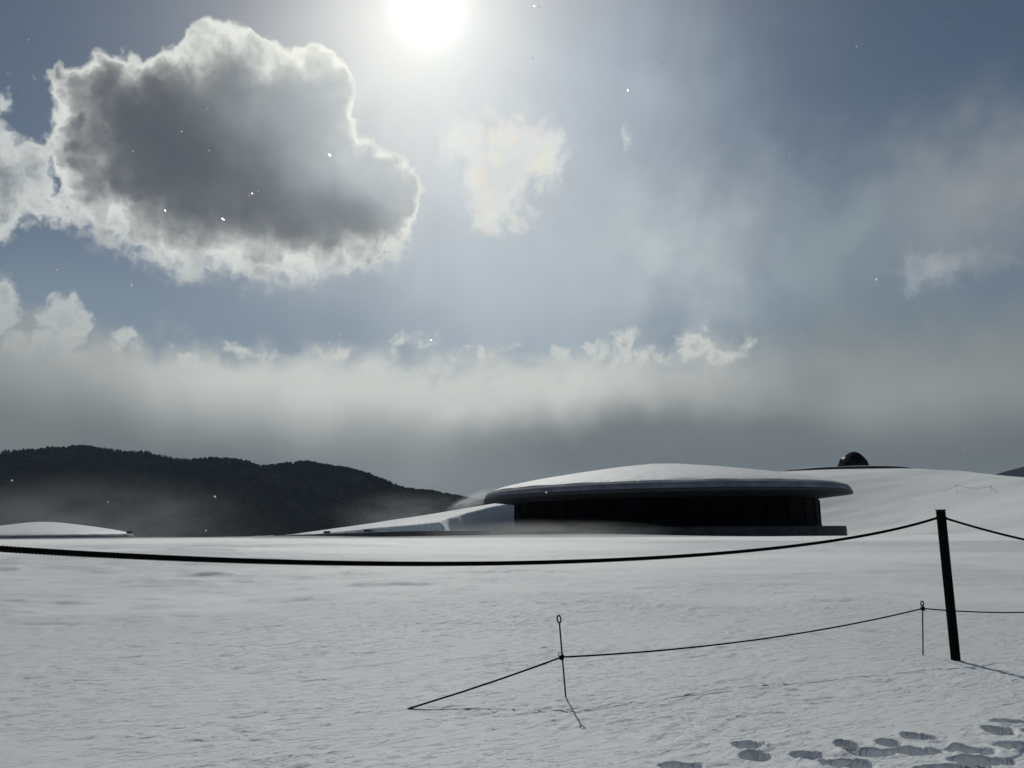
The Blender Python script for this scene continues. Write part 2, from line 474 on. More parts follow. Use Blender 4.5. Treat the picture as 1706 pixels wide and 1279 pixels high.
def mesh_np(name, v, q, smooth=True):
    me = bpy.data.meshes.new(name)
    me.vertices.add(len(v)); me.vertices.foreach_set('co', np.ascontiguousarray(v, np.float32).ravel())
    n = q.shape[1]
    me.loops.add(q.size); me.loops.foreach_set('vertex_index', np.ascontiguousarray(q, np.int32).ravel())
    me.polygons.add(len(q))
    me.polygons.foreach_set('loop_start', np.arange(0, q.size, n, dtype=np.int32))
    me.polygons.foreach_set('loop_total', np.full(len(q), n, np.int32))
    me.polygons.foreach_set('use_smooth', np.full(len(q), smooth, bool))
    me.update(calc_edges=True)
    return me

# ------------------------------------------------------------------ materials
def material(name):
    m = bpy.data.materials.new(name); m.use_nodes = True
    E.nt = m.node_tree
    b = m.node_tree.nodes['Principled BSDF']
    return m, b
def objco(): return E(E.node('ShaderNodeTexCoord').outputs['Object'])
def scaled(v, s):
    n = E.node('ShaderNodeVectorMath', operation='MULTIPLY'); E.put(n.inputs[0], v); n.inputs[1].default_value = s
    return E(n.outputs[0])
def bump(b, h, strength, dist):
    n = E.node('ShaderNodeBump'); n.inputs['Strength'].default_value = strength; n.inputs['Distance'].default_value = dist
    E.put(n.inputs['Height'], h); E.nt.links.new(n.outputs[0], b.inputs['Normal']); E.nt.links.new(n.outputs[0], b.inputs['Coat Normal'])

def snow_material(name, streak, grain, gdist, col=(0.86, 0.875, 0.88), rough=0.70, crust=False):
    m, b = material(name)
    b.inputs['Base Color'].default_value = (*col, 1)
    b.inputs['Roughness'].default_value = rough
    b.inputs['IOR'].default_value = 1.45
    b.inputs['Sheen Weight'].default_value = 0.6
    b.inputs['Sheen Roughness'].default_value = 0.45
    b.inputs['Specular IOR Level'].default_value = 0.5
    v = objco()
    h = noise(scaled(v, streak), 1.0, 8, 0.62)
    h2 = noise(scaled(v, grain), 1.0, 5, 0.6)
    hh = h * 0.55 + h2 * 0.30
    if crust:                                   # small wind-cut steps in the crust
        r = E.node('ShaderNodeVectorRotate', rotation_type='Z_AXIS'); E.put(r.inputs[0], v); r.inputs['Angle'].default_value = R(-28)
        k1 = noise(scaled(E(r.outputs[0]), (3.4, 15, 4)), 1.0, 2, 0.5)
        k2 = noise(scaled(E(r.outputs[0]), (7.0, 34, 9)), 1.0, 2, 0.5)
        pm = sstep(noise(scaled(v, (0.5, 0.9, 1)), 1.0, 3, 0.5), 0.36, 0.6)
        hh = hh + (sstep(k1, 0.56, 0.60) * 0.55 + sstep(k2, 0.58, 0.63) * 0.45) * (0.4 + pm * 0.6)
    bump(b, hh, 0.9, gdist)
    if crust:                                   # the exposed rise is wind-polished: a glossier skin in streaks
        sy = sep(v)[1]
        pol = sstep(sy, 11, 34) * sstep(noise(scaled(v, (0.05, 0.32, 1)), 1.0, 4, 0.55), 0.32, 0.62, 0.08, 1.0) * sstep(sy, 75, 50, 0.35, 1.0)
        E.put(b.inputs['Coat Weight'], pol)
        b.inputs['Coat Roughness'].default_value = 0.66
        b.inputs['Coat IOR'].default_value = 2.2
    return m
M_snow = snow_material('snow', (2.2, 8.0, 4.0), (26, 44, 30), 0.014, crust=True)
M_roof_snow = snow_material('roof_snow', (1.1, 1.6, 1.0), (4.5, 5.5, 5), 0.26)
for k_, v_ in (('Coat Weight', 0.7), ('Coat Roughness', 0.55), ('Coat IOR', 1.5)): M_roof_snow.node_tree.nodes['Principled BSDF'].inputs[k_].default_value = v_
M_far_snow = snow_material('cap_snow', (3, 3, 3), (9, 9, 9), 0.05)

def plain(name, col, rough, ns=3.0, var=0.25, bumpd=0.0, metallic=0.0, stretch=(1, 1, 1)):
    m, b = material(name)
    n = noise(scaled(objco(), stretch), ns, 6, 0.6)
    E.put(b.inputs['Base Color'], mix(tuple(x * (1 - var) for x in col), tuple(min(1, x * (1 + var)) for x in col), sstep(n, 0.3, 0.7)))
    b.inputs['Roughness'].default_value = rough
    b.inputs['Metallic'].default_value = metallic
    if bumpd: bump(b, n, 0.6, bumpd)
    return m
M_concrete = plain('dark_concrete', (0.06, 0.066, 0.074), 0.8, 1.5, 0.3, 0.01)
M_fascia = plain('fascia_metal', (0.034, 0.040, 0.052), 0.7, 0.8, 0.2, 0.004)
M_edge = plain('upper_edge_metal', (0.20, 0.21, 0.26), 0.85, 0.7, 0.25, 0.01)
M_soffit = plain('soffit', (0.035, 0.037, 0.042), 0.8, 1.0, 0.2)
M_glass = plain('dark_glazing', (0.004, 0.005, 0.008), 0.85, 0.6, 0.3)
M_glass.node_tree.nodes['Principled BSDF'].inputs['Specular IOR Level'].default_value = 0.12
M_frame = plain('frame_metal', (0.004, 0.005, 0.007), 0.8, 4, 0.2)
M_frame.node_tree.nodes['Principled BSDF'].inputs['Specular IOR Level'].default_value = 0.2
M_stone = plain('statue_stone', (0.014, 0.016, 0.020), 0.95, 2.5, 0.35, 0.02)
M_wood = plain('black_post_wood', (0.006, 0.006, 0.006), 0.9, 9, 0.5, 0.003, stretch=(6, 6, 0.5))
M_rope = plain('dark_rope', (0.005, 0.005, 0.005), 0.9, 90, 0.5, 0.001)
M_cord = plain('dark_cord', (0.005, 0.005, 0.005), 0.95, 150, 0.5)
M_steel = plain('stake_steel', (0.008, 0.008, 0.009), 0.7, 40, 0.4, metallic=0.2)
M_box = plain('box_grey', (0.035, 0.036, 0.038), 0.6, 6, 0.2)
M_forest = plain('winter_forest', (0.022, 0.024, 0.024), 0.95, 0.02, 0.35)
M_hill = plain('forest_floor', (0.016, 0.018, 0.019), 0.95, 0.01, 0.3)

for m_ in (M_forest, M_hill):
    E.nt = m_.node_tree
    pb_ = E.nt.nodes['Principled BSDF']; src = pb_.inputs['Base Color'].links[0].from_socket
    df = E.node('ShaderNodeBsdfDiffuse'); E.nt.links.new(src, df.inputs['Color'])
    E.nt.links.new(df.outputs[0], E.nt.nodes['Material Output'].inputs['Surface'])
for m_ in (M_rope, M_cord, M_wood): m_.node_tree.nodes['Principled BSDF'].inputs['Specular IOR Level'].default_value = 0.03

# ------------------------------------------------------------------ object helpers
def tag(o, label=None, cat=None, group=None, kind=None):
    if label: o['label'] = label
    if cat: o['category'] = cat
    if group: o['group'] = group
    if kind: o['kind'] = kind
    return o
def link(name, me, mat, parent=None):
    o = bpy.data.objects.new(name, me)
    if mat: me.materials.append(mat)
    COL.objects.link(o)
    if parent: o.parent = parent
    return o
def empty(name, loc, label, cat, group=None):
    o = bpy.data.objects.new(name, None)
    o.empty_display_size = 0.2
    COL.objects.link(o); o.location = loc
    return tag(o, label, cat, group)

class MB:
    def __init__(s): s.v, s.f, s.sm = [], [], []
    def add(s, v, f, smooth=True):
        b = len(s.v)
        s.v += [tuple(p) for p in v]
        for q in f: s.f.append([b + i for i in q]); s.sm.append(smooth)
    def box(s, lo, hi, bevel=0.0, M=None):
        bm = bmesh.new(); bmesh.ops.create_cube(bm, size=1)
        for v in bm.verts: v.co = Vector((lo[i] + (v.co[i] + 0.5) * (hi[i] - lo[i]) for i in range(3)))
        if bevel: bmesh.ops.bevel(bm, geom=bm.edges[:], offset=bevel, segments=2, affect='EDGES')
        if M: bm.transform(M)
        bm.verts.index_update()
        s.add([v.co.copy() for v in bm.verts], [[v.index for v in f.verts] for f in bm.faces], False)
        bm.free()
    def tube(s, pts, rad, n=8, caps=True, closed=False):
        pts = [Vector(p) for p in pts]
        V = []; up = Vector((0.13, 0.21, 0.97)).normalized()
        N = len(pts); side = None
        for i, p in enumerate(pts):
            a = pts[(i - 1) % N] if (closed or i) else p
            b = pts[(i + 1) % N] if (closed or i < N - 1) else p
            t = (b - a).normalized()
            if side is None:
                side = t.cross(up)
                if side.length < 0.1: side = t.cross(Vector((1, 0, 0)))
            side = (side - t * side.dot(t)).normalized()
            w = t.cross(side)
            for k in range(n):
                r = rad(i, k) if callable(rad) else rad
                A = 2 * math.pi * k / n
                V.append(p + (side * math.cos(A) + w * math.sin(A)) * r)
        Fc = []
        for i in range(N if closed else N - 1):
            j = (i + 1) % N
            for k in range(n):
                l = (k + 1) % n
                Fc.append((i * n + k, j * n + k, j * n + l, i * n + l))
        if caps and not closed:
            Fc.append(tuple(range(n))[::-1] if False else tuple(range(n)))
            Fc.append(tuple((N - 1) * n + k for k in range(n))[::-1])
        s.add(V, Fc)
    def lathe(s, prof, n=96, fr=None):
        """prof: (r, z) list; fr(angle, i) may vary the radius / height"""
        V, Fc = [], []
        for i, (r, z) in enumerate(prof):
            for k in range(n):
                A = 2 * math.pi * k / n
                dr, dz_ = fr(A, i) if fr else (0, 0)
                V.append(((r + dr) * math.cos(A), (r + dr) * math.sin(A), z + dz_))
        for i in range(len(prof) - 1):
            for k in range(n):
                l = (k + 1) % n
                Fc.append((i * n + k, i * n + l, (i + 1) * n + l, (i + 1) * n + k))
        s.add(V, Fc)
    def build(s, name, mat, parent=None, autosmooth=None):
        me = bpy.data.meshes.new(name)
        me.from_pydata(s.v, [], s.f)
        me.polygons.foreach_set('use_smooth', s.sm)
        me.update()
        bm = bmesh.new(); bm.from_mesh(me)
        bmesh.ops.recalc_face_normals(bm, faces=bm.faces[:])
        if autosmooth:
            for e in bm.edges:
                if len(e.link_faces) == 2 and e.calc_face_angle(0) > R(autosmooth): e.smooth = False
        bm.to_mesh(me); bm.free()
        return link(name, me, mat, parent)

rnd = random.Random(5)

# ------------------------------------------------------------------ ground
g = link('snow_ground', mesh_np('snow_ground', verts, quads), M_snow)
tag(g, kind='structure')

def ground_at(x, y):
    x_, y_ = np.array([x], float), np.array([y], float)
    return float((ground_big(x_, y_) + undulate(x_, y_) + detail(x_, y_))[0])
def hit(px, py):
    d = ray(px, py)
    ts = 3.0 * 1.0012 ** np.arange(4200)
    xx, yy, zz = EYE.x + d.x * ts, EYE.y + d.y * ts, EYE.z + d.z * ts
    gz = ground_big(xx, yy) + undulate(xx, yy) + detail(xx, yy)
    i = int(np.argmax(zz < gz))
    return Vector((xx[i], yy[i], gz[i]))

# ------------------------------------------------------------------ hills and forest
def ridge(name, pts, y0, spread, foot, seed, xstep, x_extra):
    """a hill whose skyline passes the given sight lines at depth y0"""
    P3 = [at(px, py, y0) for px, py in pts]
    xs = np.array([p.x for p in P3]); zs = np.array([p.z for p in P3])
    gx = np.arange(xs[0] - x_extra, xs[-1] + x_extra, xstep)
    gy = np.concatenate([np.linspace(-spread, 0, 34), np.linspace(0, spread, 16)[1:]])
    XX, D = np.meshgrid(gx, gy)
    top_ = np.interp(XX, xs, zs) - foot
    t = 1 - np.abs(D) / spread
    spur = fbm(XX / 130.0 + D / 500.0, D / 260.0, seed, 4)
    ZZ = foot + top_ * ss(t, -0.05, 1.0) ** 0.8 * (1 + 0.35 * spur * np.clip(np.abs(D) / spread * 2.2, 0, 1))
    YY = y0 + D + 22 * fbm(XX / 90, D / 90, seed + 9, 3)
    v = np.stack([XX.ravel(), YY.ravel(), ZZ.ravel()], 1)
    n = len(gx)
    i = (np.arange(len(gy) - 1)[:, None] * n + np.arange(n - 1)[None, :]).ravel()
    q = np.stack([i, i + 1, i + n + 1, i + n], 1)
    o = link(name, mesh_np(name, v, q), M_hill)
    tag(o, kind='structure')
    return gx, gy, XX, YY, ZZ

RP = [(-500, 850), (-250, 805), (-100, 790), (0, 774), (40, 761), (90, 756), (130, 752), (150, 750), (175, 755), (215, 760), (250, 760), (290, 771), (330, 775), (370, 769),
      (410, 773), (440, 783), (480, 778), (515, 774), (545, 780), (600, 790), (640, 805), (670, 818), (700, 823), (720, 824), (760, 832),
      (800, 840), (860, 852), (950, 868), (1100, 884)]
gx, gy, XX, YY, ZZ = ridge('hills', RP, 1300.0, 420.0, -9.0, 3, 8.0, 100)

def forest(name, XX, YY, ZZ, n, dens_top, hmin, hmax, seed):
    rr = np.random.RandomState(seed)
    V, Fc = [], []
    rows, cols = XX.shape
    crest = 33
    for k in range(n):
        u = rr.rand() * (cols - 2)
        if k < n * dens_top: w = crest - abs(rr.randn()) * 1.6 + rr.rand() * 1.0
        else: w = crest * rr.rand() ** 0.7
        w = min(max(w, 0), rows - 2.001)
        i, j = int(w), int(u); fi, fj = w - i, u - j
        def L(A): return (A[i, j] * (1 - fj) + A[i, j + 1] * fj) * (1 - fi) + (A[i + 1, j] * (1 - fj) + A[i + 1, j + 1] * fj) * fi
        x, y, z = L(XX), L(YY), L(ZZ)
        h = hmin + (hmax - hmin) * rr.rand() ** 2
        con = math.sin(x * 0.021 + 1.3) + math.sin(x * 0.0063) > 0.35
        b = len(V)
        if con:      # narrow conifer: stacked ragged skirts
            m = 6; tiers = 3
            for t in range(tiers):
                zz = z + h * (0.12 + 0.27 * t); rad = h * (0.24 - 0.06 * t)
                a0 = rr.rand() * 6
                base = len(V)
                for q in range(m):
                    A = a0 + q * 2 * math.pi / m; r_ = rad * (0.7 + 0.6 * rr.rand())
                    V.append((x + r_ * math.cos(A), y + r_ * math.sin(A), zz - 0.05 * h * rr.rand()))
                V.append((x, y, zz + h * (0.36 if t < 2 else 0.36)))
                for q in range(m): Fc.append((base + q, base + (q + 1) % m, base + m))
        else:        # bare broadleaf crown: a loose cluster of lobes
            h *= 0.8
            for t in range(3):
                cx, cy, cz = x + rr.randn() * h * 0.18, y + rr.randn() * h * 0.18, z + h * (0.45 + 0.3 * rr.rand())
                rad = h * (0.2 + 0.12 * rr.rand())
                base = len(V); m = 5
                a0 = rr.rand() * 6
                for q in range(m):
                    A = a0 + q * 2 * math.pi / m; r_ = rad * (0.7 + 0.6 * rr.rand())
                    V.append((cx + r_ * math.cos(A), cy + r_ * math.sin(A), cz + rr.randn() * 0.1 * rad))
                V.append((cx + rr.randn() * rad * 0.2, cy, cz + rad * 1.1)); V.append((cx, cy, cz - rad * 1.6))
                for q in range(m):
                    Fc.append((base + q, base + (q + 1) % m, base + m)); Fc.append((base + q, base + (q + 1) % m, base + m + 1))
    o = link(name, mesh_np(name, np.array(V), np.array(Fc), False), M_forest)
    return tag(o, 'dark wooded slope of bare and evergreen trees on the ridge behind the field', 'forest', kind='stuff')
forest('forest', XX, YY, ZZ, 20000, 0.42, 2.5, 11.0, 4)
RP2 = [(1560, 845), (1610, 820), (1650, 799), (1675, 788), (1706, 777), (1760, 762), (1850, 750), (2000, 742), (2300, 770)]
ridge('distant_hills', RP2, 2600.0, 700.0, -9.0, 8, 22.0, 100)

# ------------------------------------------------------------------ round buildings
def jag(seed, amp, f=9):
    rr = random.Random(seed)
    ph = [(rr.randint(2, 40), rr.random() * 6.28, rr.random()) for _ in range(f)]
    return lambda A: amp * sum(w * math.sin(k * A + p) for k, p, w in ph) / (f * 0.5)

def round_building(loc, label, tilt, R0=15.7, detail_parts=True, seed=1):
    t = empty('round_building', loc, label, 'building')
    T = Matrix.Translation((0, 0, -0.19)) @ Matrix.Rotation(R(-tilt), 4, 'Y')
    def tilted(o): o.matrix_local = T; return o
    s = R0 / 15.7
    j1, j2 = jag(seed, 0.22, 14), jag(seed + 3, 0.07)
    # snow lying on the roof: cone with a soft summit, rolled over at the rim
    prof = [(0.02, 6.93), (0.9, 6.915), (1.8, 6.865), (2.8, 6.775), (4.2, 6.62), (6, 6.405), (8, 6.14), (10, 5.85), (11.5, 5.615), (12.8, 5.39), (13.8, 5.185), (14.4, 5.03),
            (14.75, 4.915), (14.95, 4.845), (15.08, 4.78), (15.02, 4.71), (14.5, 4.70)]
    m = MB(); m.lathe([(r * s, z) for r, z in prof], 240, lambda A, i: ((j1(A) * 0.6, j2(A)) if i > 12 else (0, j2(A * 1.0 + i) * 0.35 * min(1, i / 4))))
    tilted(m.build('roof_snow', M_roof_snow, t))
    m = MB(); m.lathe([(r * s, z) for r, z in [(15.0, 4.259), (15.66, 4.255), (15.70, 4.22), (15.70, 4.06), (15.64, 4.03), (15.0, 4.03)]], 160)
    q = MB(); q.lathe([(r * s, z) for r, z in [(14.3, 4.73), (15.1, 4.73), (15.36, 4.69), (15.50, 4.58), (15.60, 4.42), (15.62, 4.30), (15.58, 4.262), (15.0, 4.261)]], 200, lambda A, i: (j1(A) * 0.18 * (i in (2, 3, 4)), 0))
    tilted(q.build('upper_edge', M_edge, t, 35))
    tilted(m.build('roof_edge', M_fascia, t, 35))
    m = MB(); m.lathe([(r * s, z) for r, z in [(15.6, 4.027), (14.6, 3.93), (13.0, 3.76), (12.4, 3.76), (12.4, 4.2), (15.0, 4.25)]], 160)
    tilted(m.build('soffit', M_soffit, t, 35))
    m = MB(); m.lathe([(r * s, z) for r, z in [(13.0, 1.58), (13.0, 3.85), (12.7, 3.85), (12.7, 1.58)]], 160)
    w = m.build('glazed_wall', M_glass, t, 35)
    m = MB(); m.lathe([(r * s, z) for r, z in [(12.0, 1.57), (14.85, 1.57), (14.95, 1.51), (14.95, -0.9)]], 160)
    m_o = m.build('plinth', M_concrete, t, 35)
    if detail_parts:
        m = MB(); m.lathe([(r * s, z) for r, z in [(13.0, 1.575), (13.12, 1.575), (13.12, 1.69), (13.0, 1.69)]], 120)
        m.build('sill', M_frame, t, 35)
        for k in range(36):
            A = 2 * math.pi * (k + 0.5) / 36
            q = MB()
            q.box((13.002 * s, -0.04, 1.692), (13.002 * s + 0.10, 0.04, 3.52), 0.01, Matrix.Rotation(A, 4, 'Z'))
            q.build('mullion', M_frame, t)
    return t
main_b = round_building((BX, BY, 0.0), 'large round building with a snow covered conical roof and dark glazed wall', 0.6, BR)
pb = at(72, 868, 132.0)
far_b = round_building((pb.x, 132.0, pb.z - 6.85), 'distant low building whose snowy cone roof peeks over the crest beneath the wooded ridge', 0.2, 14.2, False, 7)

# ------------------------------------------------------------------ low wall with small boxes
def wall_pt(x): return Vector((x, float(wall_y(x)), float(np.interp(x, [w[0] for w in WALL], [w[2] for w in WALL]))))
xs = np.linspace(-24, -1.8, 60)
wl = empty('retaining_wall', (-8.0, float(wall_y(-8.0)), 0.2), 'low grey retaining wall with a thin snow cap running out from the round building', 'wall')
o0 = wl.location
def ribbon(xs, d0, d1, z0, z1, snow=False):
    V, Fc = [], []
    for i, x in enumerate(xs):
        p = wall_pt(x)
        nz = (0.02 * math.sin(i * 1.7) + 0.015 * math.sin(i * 0.6)) if snow else 0
        if snow: nz -= 0.0
        for (d, z) in ((d0, z0), (d0, z1 + nz), (d1, z1 + nz), (d1, z0)):
            V.append((p.x - o0.x + d * 0.4, p.y - o0.y + d, p.z + z - o0.z))
    n = len(xs)
    for i in range(n - 1):
        for k in range(4):
            l = (k + 1) % 4
            Fc.append((i * 4 + k, (i + 1) * 4 + k, (i + 1) * 4 + l, i * 4 + l))
    Fc.append((0, 1, 2, 3)); Fc.append(tuple((n - 1) * 4 + k for k in (3, 2, 1, 0)))
    m = MB(); m.add(V, Fc, False); return m
ribbon(xs, 0, 0.35, -1.6, 0).build('wall_body', M_concrete, wl)
ribbon(np.linspace(-23.9, -1.85, 60), 0.02, 0.33, 0.002, 0.035, True).build('snow_cap', M_far_snow, wl)

def small_box(px, py, y, w, h, label, on_wall=True):
    p = at(px, py, y)
    if on_wall: p = wall_pt(p.x) + Vector((0.06, 0.21, 0.02))
    t = empty('utility_box', p, label, 'box', 'small dark boxes along the wall and eave')
    m = MB(); m.box((-w / 2, -0.2, 0.02), (w / 2, 0.2, h * 0.82), 0.02); m.build('case', M_box, t)
    m = MB(); m.box((-w / 2 - 0.03, -0.23, h * 0.82 + 0.002), (w / 2 + 0.03, 0.23, h), 0.015); m.build('lid', M_frame, t)
    return t
xa_ = at(606, 884, 64.9); small_box(606, 886.5, 64.95, 0.52, 0.24, 'small dark box nearest the round building on the low wall')
small_box(540, 889.5, 67.6, 0.5, 0.22, 'small dark box at the thin outer end of the low wall')
small_box(215, 889, 133.0, 0.75, 0.42, 'small dark box at the eave of the distant snowy roof', False)

# ------------------------------------------------------------------ statue head rising from the hilltop ring
M_stone.node_tree.nodes['Principled BSDF'].inputs['Specular IOR Level'].default_value = 0.12
rim = empty('parapet_ring', (HX - 1.5, HY, 8.26), 'low dark ring of concrete round the opening on the hilltop', 'parapet')
m = MB(); m.lathe([(7.35, -0.8), (7.35, 0.31), (7.85, 0.31), (7.9, 0.27), (7.9, -0.5)], 128)
m.build('kerb', M_concrete, rim, 35)
m = MB(); m.lathe([(7.45, 0.313), (7.5, 0.35), (7.7, 0.355), (7.78, 0.313)], 128, lambda A, i: (0, 0.02 * math.sin(7 * A) if 0 < i < 3 else 0))
m.build('snow_dusting', M_far_snow, rim)

rows = [(800, 1404, 1442), (790, 1401, 1446), (783.5, 1400, 1446.3), (779.5, 1399.2, 1445.8), (777.5, 1397.8, 1445.4), (775, 1397.8, 1444.8), (772, 1398.4, 1443.8), (769, 1400, 1442.5),
        (767, 1401.5, 1441.3), (765, 1403.5, 1440), (762.5, 1406, 1437.8), (760, 1408.2, 1435.6), (757.5, 1410.6, 1433), (755, 1413.6, 1430), (753.2, 1416.8, 1426.8), (752.1, 1420, 1423.5)]
def head_rows(sel, bumpy):
    V, Fc = [], []
    n = 72
    for i, (py, l, r) in enumerate(sel):
        a, b = at(l, py, HY), at(r, py, HY)
        cx = (a.x + b.x) / 2 - HX; rx = (b.x - a.x) / 2; z = (a.z + b.z) / 2 - 8.2
        for k in range(n):
            A = 2 * math.pi * k / n
            e = 1.0
            if bumpy: e += 0.06 * (abs(math.sin(A * 11 + (i % 2) * 1.57)) - 0.5)
            V.append((cx + rx * e * math.cos(A), rx * 1.12 * e * math.sin(A), z))
    m_ = len(sel)
    for i in range(m_ - 1):
        for k in range(n):
            l = (k + 1) % n
            Fc.append((i * n + k, i * n + l, (i + 1) * n + l, (i + 1) * n + k))
    Fc.append(tuple((m_ - 1) * n + k for k in range(n)))
    return V, Fc
def dense(sel, k):
    out = []
    for a, b in zip(sel[:-1], sel[1:]):
        for q in range(k): out.append(tuple(a[c_] + (b[c_] - a[c_]) * q / k for c_ in range(3)))
    return out + [sel[-1]]
hd = empty('statue_head', (HX, HY, 8.2), 'dark stone head of a giant statue rising out of the snowy hilltop', 'statue')
m = MB(); m.add(*head_rows(dense(rows[:9], 2), False)); m.build('head', M_stone, hd)
m = MB(); m.add(*head_rows(dense([(767.6, 1402.6, 1440.2)] + rows[9:], 3), True)); m.build('hair', M_stone, hd)
m = MB()
for sx in (-1, 1):
    pass
pe_ = at(1399.0, 772, HY)
V, Fc = [], []
bm = bmesh.new(); bmesh.ops.create_uvsphere(bm, u_segments=16, v_segments=10, radius=1)
for v in bm.verts: v.co = Vector((pe_.x - HX + 0.22 + v.co.x * 0.26, v.co.y * 0.42, pe_.z - 8.2 + v.co.z * 0.62))
m.add([v.co.copy() for v in bm.verts], [[v.index for v in f.verts] for f in bm.faces]); bm.free()
m.build('ear', M_stone, hd)
m = MB()
bm = bmesh.new(); bmesh.ops.create_uvsphere(bm, u_segments=16, v_segments=10, radius=1)
pp = at(1405.6, 763.6, HY)
Mx = Matrix.Translation((pp.x - HX, 0.1, pp.z - 8.2)) @ Matrix.Rotation(R(-45), 4, 'Y') @ Matrix.Diagonal((0.36, 0.5, 0.09, 1))
bm.transform(Mx); m.add([v.co.copy() for v in bm.verts], [[v.index for v in f.verts] for f in bm.faces]); bm.free()
m.build('snow_patch', M_far_snow, hd)

# ------------------------------------------------------------------ big post and heavy rope
pb0 = hit(1592.5, 1100.5)
PY = pb0.y
ptop = at(1567, 849.5, PY)
post = empty('rope_post', pb0, 'thick black square post leaning in the snow, carrying the heavy twisted rope', 'post')
ax = (ptop - pb0); L = ax.length; ax.normalize()
q = Vector((0, 0, 1)).rotation_difference(ax).to_matrix().to_4x4()
Mp = q @ Matrix.Rotation(R(8), 4, 'Z')
wd = 0.037
m = MB(); m.box((-wd, -wd, -0.5), (wd, wd, L - 0.012), 0.006, Mp); m.build('shaft', M_wood, post)
m = MB(); m.box((-wd - 0.003, -wd - 0.003, L - 0.0115), (wd + 0.003, wd + 0.003, L + 0.006), 0.004, Mp); m.build('cap', M_steel, post)
m = MB()
hz = (at(1568, 862, PY) - pb0).dot(ax)
m.tube([Mp @ Vector((0.055 * math.cos(a), 0.055 * math.sin(a), hz + 0.012 * math.sin(a * 2))) for a in np.linspace(0, 2 * math.pi, 17)[:-1]], 0.012, 8, closed=True)
m.build('rope_eye', M_rope, post)

def twisted(pts, rad, pitch, strands=3, n=18, depth=0.17):
    """a laid rope along a polyline: the strands wind round it"""
    P3 = [Vector(p) for p in pts]
    cum = [0]
    for a, b in zip(P3[:-1], P3[1:]): cum.append(cum[-1] + (b - a).length)
    m = MB()
    m.tube(P3, lambda i, k: rad * (1 + depth * (abs(math.cos(strands / 2 * (2 * math.pi * k / n) - math.pi * strands * cum[i] / pitch)) - 0.6)), n)
    return m

def plane_z(px, py, A, B):
    """height where the sight line crosses the vertical plane through A and B; and the parameter along A-B"""
    d = ray(px, py)
    ex, ey = B[0] - A[0], B[1] - A[1]
    det = d.x * (-ey) - d.y * (-ex)
    t = ((A[0] - EYE.x) * (-ey) - (A[1] - EYE.y) * (-ex)) / det
    s_ = (d.x * (A[1] - EYE.y) - d.y * (A[0] - EYE.x)) / det
    return s_, EYE.z + t * d.z
pj = pb0 + ax * hz
a0 = at(0, 915, 3.1)
A2, B2 = (a0.x, a0.y), (pj.x - 0.03, pj.y)
obs = [plane_z(px, py, A2, B2) for px, py in [(0, 914.5), (150, 922), (300, 931), (450, 936), (600, 938.5), (750, 939), (900, 937), (1050, 931.5), (1200, 921), (1320, 910), (1430, 894), (1500, 879), (1567, 861)]]
cf = np.polyfit([o[0] for o in obs], [o[1] for o in obs], 4)
pts = []
s_left = -0.42
for s_ in np.linspace(s_left, 1.0, 6000):
    z = np.polyval(cf, s_) if s_ > 0 else np.polyval(cf, 0) + np.polyval(np.polyder(cf), 0) * s_ + 0.6 * s_ * s_
    pts.append((A2[0] + (B2[0] - A2[0]) * s_, A2[1] + (B2[1] - A2[1]) * s_, z))
pts[-1] = (pj.x - 0.045, pj.y, pj.z)
LR, HSL = 6.2, 0.315
pts += [(pj.x + 0.02 + (LR) * u, pj.y + 0.5 * u, pj.z - HSL * LR * u * (1 - u)) for u in np.linspace(0.006, 1.0, 2400)]
rp = twisted(pts, 0.0122, 0.042, 3, 12, 0.34).build('heavy_rope', M_rope)
tag(rp, 'heavy dark twisted rope sagging across the snow field and over the thick black post', 'rope')
# the next posts along, at the rope's two ends
for k, p in enumerate((pts[0], pts[-1])):
    c_ = empty('rope_post', (p[0], p[1], ground_at(p[0], p[1])), ['black square post at the rope end beside the photographer', 'black square post further along the rope beyond the tilted one'][k], 'post')
    for ch in post.children:
        d = ch.copy(); COL.objects.link(d); d.parent = c_

# ------------------------------------------------------------------ thin stakes and cord
def stake(base, top, loop_w, loop_h, label, tie=None, rad=0.0072):
    t = empty('pigtail_stake', base, label, 'stake', 'thin steel rope stakes in the snow')
    d = top - base; Ls = d.length; dn_ = d.normalized()
    m = MB(); m.tube([-dn_ * 0.3, dn_ * (Ls * 0.33), dn_ * (Ls * 0.66), dn_ * (Ls - loop_h)], rad, 10); m.build('shaft', M_steel, t)
    m = MB(); cz = dn_ * (Ls - loop_h / 2)
    m.tube([cz + Vector((1, 0, 0)) * (loop_w / 2 * math.sin(a)) + Vector((0, 1, 0)) * (0.012 * math.sin(a / 2)) - dn_ * (loop_h / 2 * math.cos(a)) for a in np.linspace(0.08, 2 * math.pi - 0.02, 30)], rad * 0.95, 8)
    m.build('loop', M_steel, t)
    if tie is not None:
        m = MB(); c0 = tie - base
        for k in range(3):
            m.tube([c0 + Vector((0.017 * math.cos(a), 0.017 * math.sin(a), (k - 1) * 0.011 + 0.006 * math.sin(a + k))) for a in np.linspace(0, 2 * math.pi, 13)[:-1]], 0.0068, 6, closed=True)
        m.tube([c0 + Vector(v) for v in ((-0.016, -0.012, 0.0), (-0.03, -0.018, 0.022), (-0.022, -0.02, 0.045), (-0.004, -0.018, 0.04))], 0.003, 6)
        m.build('knot', M_cord, t)
    return t
s1b = hit(942.5, 1160.5); s1t = at(931, 1025.5, s1b.y)
tie1 = at(935.5, 1094.5, s1b.y)
stake(s1b, s1t, 0.033, 0.062, 'thin steel stake with an open loop on top standing alone mid field', tie1)
s2b = hit(1537.8, 1091.5); s2t = at(1537, 1001.5, s2b.y)
tie2 = at(1537.2, 1013.5, s2b.y)
